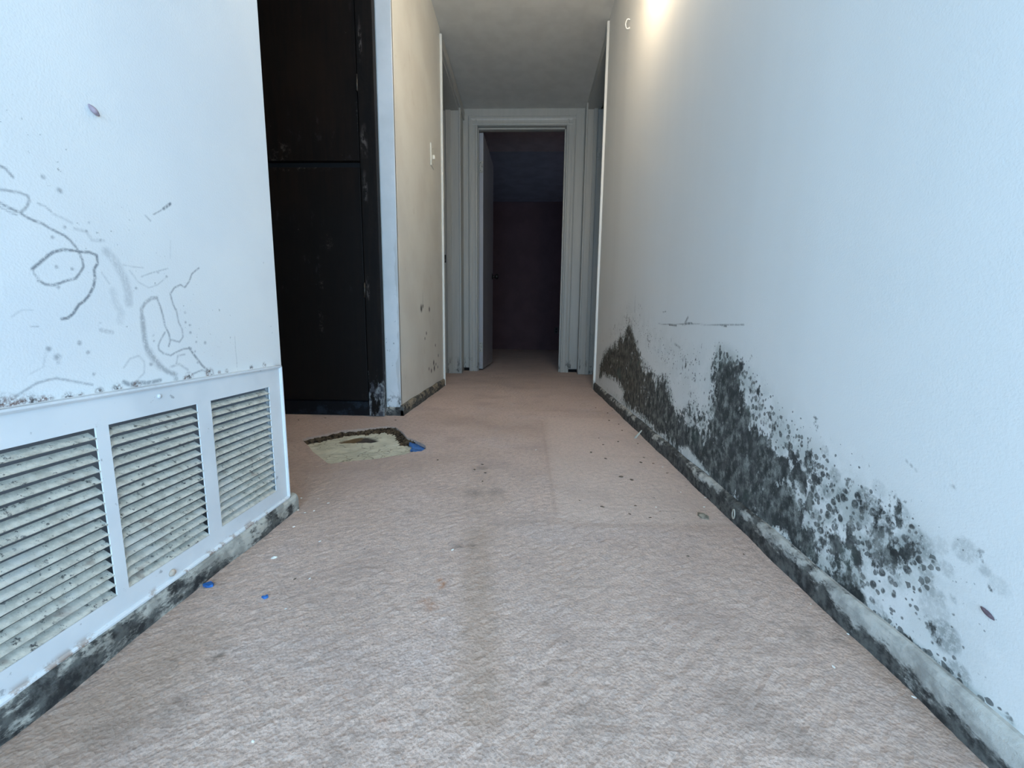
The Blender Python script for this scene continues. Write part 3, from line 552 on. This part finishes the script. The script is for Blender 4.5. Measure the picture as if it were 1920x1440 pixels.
# cream sheet under the carpet
def sheet():
    xs = np.linspace(-.775, -.345, 70); ys = np.linspace(1.085, 1.535, 70); X, Y = np.meshgrid(xs, ys, indexing='ij'); P = np.stack([X.ravel(), Y.ravel()], 1)
    z = -.0195 + .0012 * np.sin(P[:, 0] * 60 + 1) * np.sin(P[:, 1] * 45) + rng.normal(0, .0004, len(P)); ny = 70
    ins = inside(P, HOLE); dd = seg_dist(P, HOLE + [HOLE[0]]); keep = ins | (dd < .012)
    kn = soft(P, KNOT, .004); z -= .004 * kn
    vs = [(p[0], p[1], h) for p, h in zip(P, z)]; fs = []
    for i in range(69):
        for j in range(69):
            q = [i * ny + j, (i + 1) * ny + j, (i + 1) * ny + j + 1, i * ny + j + 1]
            if all(keep[k] for k in q): fs.append(q)
    me = bpy.data.meshes.new('floor_sheet'); me.from_pydata(vs, [], fs); me.materials.append(MT['cracked_sheet'])
    me.attributes.new('knot', 'FLOAT', 'POINT').data.foreach_set('value', kn.astype(np.float32))
    bm = bmesh.new(); bm.from_mesh(me); bmesh.ops.delete(bm, geom=[v for v in bm.verts if not v.link_faces], context='VERTS')
    r = bmesh.ops.extrude_face_region(bm, geom=list(bm.faces))
    for v in [g for g in r['geom'] if isinstance(g, bmesh.types.BMVert)]: v.co.z = -.026
    bmesh.ops.recalc_face_normals(bm, faces=bm.faces); bm.to_mesh(me); bm.free()
    return link(bpy.data.objects.new('floor_sheet', me))
tag(sheet(), 'cracked cream floor sheet exposed in the hole cut through the carpet', 'floor sheet')
def slab(name, poly, z0, z1, mat, rough=.0):
    bm = bmesh.new(); vs = [bm.verts.new((x, y, z0 + random.uniform(0, rough))) for x, y in poly]; f = bm.faces.new(vs)
    r = bmesh.ops.extrude_face_region(bm, geom=[f])
    for v in [g for g in r['geom'] if isinstance(g, bmesh.types.BMVert)]: v.co.z = z1 + random.uniform(0, rough)
    return frombm(name, bm, mat)
bc = np.mean(BLUE, 0); BLUE = [tuple(bc + (np.array(p) - bc) * .86) for p in BLUE]
tag(slab('plastic_scrap', BLUE, -.0185, -.0125, 'blue_plastic', .003), 'blue plastic scrap poking out at the corner of the carpet hole', 'plastic scrap')
def blob(n, cx, cy, rx, ry): return [(cx + rx * math.cos(a) * random.uniform(.6, 1.15), cy + ry * math.sin(a) * random.uniform(.6, 1.15)) for a in np.linspace(0, 2 * math.pi, n, endpoint=False)]
(x, y), (x2, y2) = SCRAPS
tag(slab('plastic_scrap', blob(11, x, y, .010, .006), -.0005, .003, 'blue_plastic', .002), 'blue plastic scrap caught against the mouldy baseboard below the grille', 'plastic scrap')
tag(slab('plastic_scrap', blob(9, x2, y2, .0052, .0042), -.0005, .0018, 'blue_plastic', .001), 'tiny blue plastic fleck lying loose on the carpet near the grille', 'plastic scrap')

# ------------------------------------------------------------------ return-air grille
G = empty('return_air_grille')
gx, g0, g1, gz0, gz1, t = XL, .0, .792, .034, .308, .009
panels = [(.607, .752), (.4505, .581), (.296, .436), (.1405, .281), (.030, .1255)]
L0, L1, NS = .064, .2705, 16
pitch = (L1 - L0) / NS
bm = bmesh.new()
def rail(y0, y1, z0, z1): boxbm(bm, (gx + t - .0016, y0, z0), (gx + t, y1, z1))
rail(g0, g1, L1, gz1); rail(g0, g1, gz0, L0)
rail(panels[0][1], g1, L0, L1); rail(g0, panels[-1][0], L0, L1)
frombm('frame', bm, 'grille_enamel', G)
# rolled outer lip of the frame
lip = [(0, 0), (.0125, 0), (.0125, .0025), (.0105, .005), (0, .005)]
prism('frame_lip', lip, 'grille_enamel', G, ((gx, g1, gz0), (1, 0, 0), (0, -1, 0), (0, 0, 1)), gz1 - gz0)
prism('frame_lip', lip, 'grille_enamel', G, ((gx, g0, gz1), (1, 0, 0), (0, 0, -1), (0, 1, 0)), g1 - g0)
prism('frame_lip', lip, 'grille_enamel', G, ((gx, g0, gz0), (1, 0, 0), (0, 0, 1), (0, 1, 0)), g1 - g0)
for (a, b), (c_, d_) in zip(panels[:-1], panels[1:]): box('mullion', (gx + t - .0017, d_, L0 - .002), (gx + t + .0001, a, L1 + .002), 'grille_enamel', G)
proto = {}
for pi, (a, b) in enumerate(panels):
    w = b - a
    for k in range(NS):
        key = round(w, 4)
        if key not in proto:
            # one louver: narrow front lip, blade rising inward, rounded slot corners hanging below the lip
            vs, fs = [], []
            def quad(*p):
                n = len(vs); vs.extend(p); fs.append([n + i for i in range(len(p))])
            lipz, f, dp, up = .0014, t - .0005, .0090, .0056
            quad((f, 0, 0), (f, w, 0), (f + .0008, w, lipz * .6), (f + .0008, 0, lipz * .6))
            quad((f + .0008, 0, lipz * .6), (f + .0008, w, lipz * .6), (f - .0008, w, lipz), (f - .0008, 0, lipz))
            quad((f - .0008, 0, lipz), (f - .0008, w, lipz), (f - dp, w, lipz + up), (f - dp, 0, lipz + up))
            quad((f, 0, 0), (f, w, 0), (f - .002, w, .001), (f - .002, 0, .001))
            quad((f - .002, 0, .001), (f - .002, w, .001), (f - dp - .001, w, lipz + up - .001), (f - dp - .001, 0, lipz + up - .001))
            quad((f - dp, 0, lipz + up), (f - dp, w, lipz + up), (f - dp - .001, w, lipz + up - .001), (f - dp - .001, 0, lipz + up - .001))
            for s, y0, r_ in ((1, 0, .0050), (-1, w, .0020)):
                arc = [(f, y0 + s * (r_ - r_ * math.sin(q)), -(r_ - r_ * math.cos(q))) for q in np.linspace(0, math.pi / 2, 6)]
                quad((f, y0, 0), *arc); quad((f - .0016, y0, 0), *[(p[0] - .0016, p[1], p[2]) for p in arc])
                for p, q in zip(arc[:-1], arc[1:]): quad(p, q, (q[0] - .0016, q[1], q[2]), (p[0] - .0016, p[1], p[2]))
            o = mk('slat', vs, fs, 'dusty_slat', G); o.data.materials.append(MT['grille_enamel'])
            for fi, p in enumerate(o.data.polygons): p.material_index = 0
            proto[key] = o.data
        else: o = link(bpy.data.objects.new('slat', proto[key]), G)
        o.location = (gx, a, L0 + k * pitch)
lathe('screw', [(.0001, .004), (.003, .0036), (.0046, .002), (.005, 0)][::-1], 'screw_tan', G, (gx + t, .510, .046), 'x', 14)
lathe('screw', [(.0001, .002), (.0026, .0016), (.0032, 0)][::-1], 'grille_enamel', G, (gx + t, .520, .2925), 'x', 12)
rebase(G, (gx, .40, gz0))
tag(G, 'white metal return air grille with dusty horizontal slats set low in the wall', 'grille')

# ------------------------------------------------------------------ dark built-in cabinet
K = empty('tall_cabinet')
YC = 1.706
def chipmesh(name, a, b, mat, chips, bev=.002):
    """board with a fine front so that chipped paint can sit where it is chipped"""
    o = box(name, a, b, mat, K, bev); me = o.data
    bm = bmesh.new(); bm.from_mesh(me)
    front = [f for f in bm.faces if f.normal.y < -.9]; es = list({e for f in front for e in f.edges})
    bmesh.ops.subdivide_edges(bm, edges=es, cuts=60, use_grid_fill=True); bm.to_mesh(me); bm.free()
    P = np.array([(v.co.x, v.co.z) for v in me.vertices]); v = np.zeros(len(P))
    for x, z, rx, rz in chips: v = np.maximum(v, np.clip(1.5 - np.hypot((P[:, 0] - x) / rx, (P[:, 1] - z) / rz), 0, 1))
    me.attributes.new('chip', 'FLOAT', 'POINT').data.foreach_set('value', v.astype(np.float32)); return o
box('carcass', (-1.75, YC + .022, .003), (-.645, 2.24, CEIL - .01), 'black_void', K)
chipmesh('upper_door', (-1.14, YC, 1.030), (-.672, YC + .022, CEIL - .04), 'dark_stain_wood', [(-.985, 1.06, .03, .035), (-1.01, 1.032, .05, .005), (-.675, 1.19, .004, .05)])
chipmesh('lower_door', (-1.14, YC, .068), (-.672, YC + .022, 1.006), 'dark_stain_wood', [(-.93, 1.005, .10, .004), (-.85, .56, .006, .03), (-.82, .72, .02, .02), (-.86, .40, .006, .05)])
box('side_door', (-1.74, YC, .068), (-1.146, YC + .022, CEIL - .04), 'dark_stain_wood', K, .002)
chipmesh('stile', (-.668, YC - .004, .002), (-.603, YC + .028, CEIL - .01), 'peeled_stile', [(-.652, 1.45, .006, .05), (-.65, 1.095, .012, .04), (-.652, .925, .008, .04), (-.655, .535, .006, .03)])
box('kick_board', (-1.74, YC + .004, .002), (-.668, YC + .026, .062), 'kick_board', K, .002)
for z in (1.31, .53):
    h_ = lathe('hinge', [(.0045, -.03), (.0045, .03)], 'dark_metal', K, (-.670, YC - .003, z), 'z', 10)
rebase(K, (-1.2, YC, .002))
tag(K, 'very dark brown built-in tall cabinet with peeling paint beside the white pier', 'cabinet')

# ------------------------------------------------------------------ door trims
CAS = [(0, 0), (.012, 0), (.014, .006), (.014, .010), (.010, .014), (.010, .034), (.0125, .040), (.015, .046), (.015, .058), (.012, .066), (0, .066)]
T = struct(empty('trim_1'))      # bedroom door at the end of the hall
prism('casing', CAS, 'trim_paint', T, ((DX0, YE, 0), (0, -1, 0), (-1, 0, 0), (0, 0, 1)), DZ + .070)
prism('casing', CAS, 'trim_paint', T, ((DX1, YE, 0), (0, -1, 0), (1, 0, 0), (0, 0, 1)), DZ + .070)
prism('head_casing', CAS, 'trim_paint', T, ((DX0 - .066, YE - .0005, DZ), (0, -1, 0), (0, 0, 1), (1, 0, 0)), DX1 - DX0 + .132)
for x0, x1 in ((DX0 - .03, DX0 + .004), (DX1 - .004, DX1 + .03)): box('jamb', (x0, YE - .004, 0), (x1, YE + .105, DZ + .03), 'trim_paint', T, .001)
box('head_jamb', (DX0, YE - .004, DZ - .004), (DX1, YE + .105, DZ + .03), 'trim_paint', T, .001)
box('stop', (DX1 - .016, YE + .03, 0), (DX1 - .004, YE + .065, DZ), 'trim_paint', T, .001); box('stop', (DX0 + .004, YE + .03, 0), (DX0 + .010, YE + .065, DZ), 'trim_paint', T, .001)
box('head_stop', (DX0, YE + .03, DZ - .016), (DX1, YE + .065, DZ - .004), 'trim_paint', T, .001)
# left side doorway: near casing, far jamb with strike plate, head
T2 = struct(empty('trim_2'))
box('near_casing', (XC - .11, 2.652, 0), (XC + .012, 2.668, 2.085), 'edge_trim_paint', T2, .002)
box('near_jamb', (XC - .11, 2.668, 0), (XC - .004, 2.684, 2.02), 'trim_paint', T2)
box('head_casing', (XC - .002, 2.66, 2.02), (XC + .012, YE, 2.085), 'trim_paint', T2, .002)
box('head_board', (XC - .12, 2.66, 2.004), (XC - .004, 3.37, 2.022), 'trim_paint', T2, .002)
box('far_jamb', (XC - .13, 3.352, 0), (XC + .002, 3.375, 2.02), 'trim_paint', T2, .002)
box('stop', (XC - .105, 3.340, 0), (XC - .066, 3.354, 2.02), 'trim_paint', T2, .002)
box('corner_bead', (XC - .004, 3.344, 0), (XC + .010, 3.40, 2.085), 'trim_paint', T2, .003)
sp = box('strike_plate', (XC - .130, 3.346, .885), (XC - .112, 3.353, .945), 'dark_metal', T2, .001)
box('latch', (XC - .150, 3.325, .893), (XC - .117, 3.349, .913), 'plate_plastic', sp, .003)
box('wall_strip', (XC - .001, YE - .010, .03), (DX0 - .070, YE + .001, 2.06), 'trim_paint', T2, .001)
# right side doorway
T3 = struct(empty('trim_3'))
box('near_casing', (XR - .013, 2.590, 0), (XR + .11, 2.606, 2.10), 'edge_trim_paint', T3, .002)
box('far_jamb', (XR - .002, 3.418, 0), (XR + .14, 3.442, 2.04), 'trim_paint', T3, .002)
box('stop', (XR + .050, 3.404, 0), (XR + .078, 3.420, 2.04), 'trim_paint', T3, .002)
box('corner_bead', (XR - .010, 3.410, 0), (XR + .004, 3.47, 2.085), 'trim_paint', T3, .003)
box('wall_strip', (DX1 + .070, YE - .010, .035), (XR + .001, YE + .001, 2.07), 'trim_paint', T3, .001)
for z in (.30, 1.72): box('hinge_leaf', (XR + .082, 3.413, z - .045), (XR + .108, 3.420, z + .045), 'steel_painted', T3, .002)
struct(T); struct(T2); struct(T3)

# open bedroom door
D = struct(empty('door_1', (DX0 + .008, YE + .075, 0)))
lf = box('leaf', (0, 0, .012), (.035, .70, 1.965), 'door_paint', D, .002)
for z in (.205, 1.70):
    hg = box('hinge', (.002, -.006, z - .045), (.032, .0005, z + .045), 'steel_painted', lf, .001)
    for dz, dx in ((-.03, .012), (0, .024), (.03, .012)):
        lathe('hinge_screw', [(.0032, -.0015), (.0032, .0)], 'dark_metal', hg, (dx, -.0062, z + dz), 'y', 8)
kb = lathe('knob', [(.028, 0), (.028, .004), (.011, .008), (.010, .026), (.020, .034), (.027, .046), (.024, .058), (.010, .064)], 'dark_metal', lf, (.035, .635, .885), 'x', 20)
lathe('knob_rose', [(.031, 0), (.031, .003)], 'dark_metal', kb, (.035, .635, .885), 'x', 20)
D.rotation_euler.z = math.radians(-2.2)

# ------------------------------------------------------------------ small fittings
SW = empty('light_switch')
box('plate', (XC - .001, 2.365, 1.255), (XC + .006, 2.435, 1.370), 'switch_plastic', SW, .0025)
box('toggle', (XC + .004, 2.394, 1.296), (XC + .018, 2.406, 1.318), 'switch_plastic', SW, .002)
for z in (1.272, 1.352): lathe('screw', [(.003, 0), (.0028, .0012), (.001, .0016)], 'steel_painted', SW, (XC + .006, 2.40, z), 'x', 10)
rebase(SW, (XC, 2.40, 1.31)); tag(SW, 'ivory toggle light switch on the cream hall wall', 'light switch')
HK = empty('wall_hook')
pts = [(0, 0), (.010, .002), (.016, -.006), (.016, -.030), (.010, -.036), (.002, -.034)]
cu = bpy.data.curves.new('wire', 'CURVE'); cu.dimensions = '3D'; cu.bevel_depth = .0022; cu.bevel_resolution = 2
s_ = cu.splines.new('BEZIER'); s_.bezier_points.add(len(pts) - 1)
for bp, (u, v) in zip(s_.bezier_points, pts): bp.co = (XR - u, 2.06, 1.752 + v); bp.handle_left_type = bp.handle_right_type = 'AUTO'
cu.materials.append(MT['white_metal']); tmp = bpy.data.objects.new('wire_curve', cu); COL.objects.link(tmp)
dg = bpy.context.evaluated_depsgraph_get(); me = bpy.data.meshes.new_from_object(tmp.evaluated_get(dg)); bpy.data.objects.remove(tmp)
link(bpy.data.objects.new('wire', me), HK)
lathe('base', [(.005, 0), (.005, .002), (.003, .004)], 'white_metal', HK, (XR, 2.06, 1.752), 'x', 12); lathe('base', [(.004, -.003), (.004, .002)], 'white_metal', HK, (XR - .002, 2.06, 1.718), 'x', 12)
rebase(HK, (XR, 2.06, 1.735)); tag(HK, 'small white wire hook screwed high on the right wall', 'hook')
# warm lamp on the right wall
LP = empty('wall_lamp'); LY, LZ = 1.50, 1.77
lathe('back_plate', [(.055, 0), (.055, -.008), (.03, -.016), (.012, -.02)], 'white_metal', LP, (XR, LY, LZ), 'x', 28)
lathe('arm', [(.008, 0), (.008, -.08)], 'white_metal', LP, (XR - .015, LY, LZ), 'x', 12)
lathe('socket', [(.022, .0), (.026, .03), (.022, .045)], 'white_metal', LP, (XR - .105, LY, LZ), 'z', 20)
lathe('globe', [(.02, 0)] + [(.05 * math.sin(a), -.05 + .05 * math.cos(a)) for a in np.linspace(.45, 3.1, 14)], 'lamp_glass', LP, (XR - .105, LY, LZ), 'z', 24)
rebase(LP, (XR, LY, LZ)); tag(LP, 'lit white globe wall lamp mounted on the right wall above the stain', 'lamp')
# wall plate in the dark bedroom
PL = empty('wall_socket'); box('plate', (.465, 7.062, .27), (.535, 7.072, .385), 'plate_plastic', PL, .002)
for z in (.305, .35): box('outlet', (.485, 7.058, z - .012), (.515, 7.064, z + .012), 'black_void', PL, .002)
rebase(PL, (.50, 7.07, .33)); tag(PL, 'dark wall socket low on the back wall of the dark bedroom', 'wall socket')
# insect cases stuck to the walls
def spindle(name, mat, loc, L, r, ang, axis_x):
    vs, fs = [], []; n, k = 9, 8
    for i in range(n):
        u = i / (n - 1); rr = r * (.25 + math.sin(math.pi * u) ** .8 * .75)
        for j in range(k):
            a = 2 * math.pi * j / k; vs.append((loc[0] + axis_x * (r * .7 + rr * math.cos(a)), loc[1] + math.cos(ang) * (u - .5) * L - math.sin(ang) * rr * math.sin(a), loc[2] + math.sin(ang) * (u - .5) * L + math.cos(ang) * rr * math.sin(a)))
    for i in range(n - 1): fs += [[i * k + j, i * k + (j + 1) % k, (i + 1) * k + (j + 1) % k, (i + 1) * k + j] for j in range(k)]
    fs += [list(range(k)), [(n - 1) * k + j for j in range(k)]]
    return mk(name, vs, fs, mat, None, True)
tag(spindle('insect_case', 'case_pink', (XL, .485, .626), .013, .0030, -.6, 1), 'pinkish spindle-shaped insect case stuck on the left wall above the scribbles', 'insect case')
tag(spindle('insect_case', 'case_brown', (XR, .367, .129), .013, .0020, .4, -1), 'dark brown insect case stuck on the right wall above the pale baseboard', 'insect case')

# ------------------------------------------------------------------ litter on the carpet
def shard(name, mat, x, y, s, flat, base=-.0004):
    bm = bmesh.new(); bmesh.ops.create_icosphere(bm, subdivisions=1, radius=1.0); a = random.uniform(0, 6.28)
    for v in bm.verts:
        k = random.uniform(.65, 1.2); px, py, pz = v.co.x * s * k * 1.25, v.co.y * s * k * .8, max(v.co.z, -.75) * s * k * flat
        v.co = (x + px * math.cos(a) - py * math.sin(a), y + px * math.sin(a) + py * math.cos(a), pz)
    z0 = min(v.co.z for v in bm.verts)
    for v in bm.verts: v.co.z += base - z0
    return frombm(name, bm, mat)
lab = {0: ('small white paint chip on the carpet beside the corner of the left baseboard', 'paint chips by the left baseboard end'),
       1: ('small white paint chip lying on the carpet along the mouldy right baseboard', 'paint chips along the right baseboard'),
       2: ('small white paint chip lying alone on open carpet in the hall', 'paint chips on open carpet')}
for i, (x, y) in enumerate(CHIPS):
    k = 0 if (x < -.33 and y > .6) else (1 if x > .15 else 2); s = {10: .0055}.get(i, random.uniform(.0022, .0034) * (1 if y > .6 else .65))
    o = shard('paint_chip', 'chip_white', x, y, s, .35)
    if i == 10: tag(o, 'larger cream paint flake lying on the carpet in front of the grille', 'paint chip')
    else: tag(o, lab[k][0], 'paint chip', lab[k][1])
for i, (x, y) in enumerate(CRUMBS):
    o = shard('crumb', 'crumb_brown', x, y, random.uniform(.0026, .0055) * (.7 if y < .9 else 1) * (1.25 if y > 1.5 else 1), .4)
    if x > .05 and y > 1.48: tag(o, 'small dark brown crumb on the carpet between the pale splinter and the hall end', 'debris', 'crumbs beyond the splinter')
    elif x > .05 and y < .76: tag(o, 'small dark brown crumb on the carpet by the pale stained part of the baseboard', 'debris', 'crumbs by the pale baseboard')
    elif x > .05: tag(o, 'small dark brown crumb on the carpet between the pale splinter and the grey stone', 'debris', 'crumbs between splinter and stone')
    elif y > 1.55: tag(o, 'small dark brown crumb on the carpet in front of the dark cabinet', 'debris', 'crumbs before the cabinet')
    else: tag(o, 'small dark brown crumb on the open carpet in the middle of the hall', 'debris', 'crumbs in the middle of the hall')
x, y = STONE[0]; st = shard('stone', 'stone_grey', x, y, .011, .55); tag(st, 'small grey stone with a pale edge on the carpet by the right baseboard', 'stone')
# splinter leaning on the right baseboard, curled flake of paint on it
sx, sy = .419, 1.44
bm = bmesh.new(); boxbm(bm, (-.0035, -.0035, 0), (.0035, .0035, .040), .001)
for v in bm.verts:
    k = 1 - .45 * v.co.z / .04; v.co.x *= k; v.co.y *= k
bmesh.ops.rotate(bm, verts=bm.verts, cent=(0, 0, 0), matrix=Matrix.Rotation(.55, 3, 'Y') @ Matrix.Rotation(.3, 3, 'X')); bmesh.ops.translate(bm, verts=bm.verts, vec=(sx - .028, sy, -.001))
tag(frombm('splinter', bm, 'splinter'), 'pale wood splinter leaning against the mouldy right baseboard', 'splinter')
vs, fs = [], []; n = 16
for i in range(n):
    a = 2 * math.pi * i / n
    for r, dx in ((.0085, -.0002), (.0085, .002), (.0058, .002), (.0058, -.0002)): vs.append((XR - .0132 - dx, .80 + r * .62 * math.cos(a), .020 + r * 1.25 * math.sin(a)))
for i in range(n): fs += [[i * 4 + j, i * 4 + (j + 1) % 4, ((i + 1) % n) * 4 + (j + 1) % 4, ((i + 1) % n) * 4 + j] for j in range(4)]
tag(mk('paint_curl', vs, fs, 'splinter', None, True), 'ring-shaped curl of pale paint on the face of the right baseboard', 'paint flake')
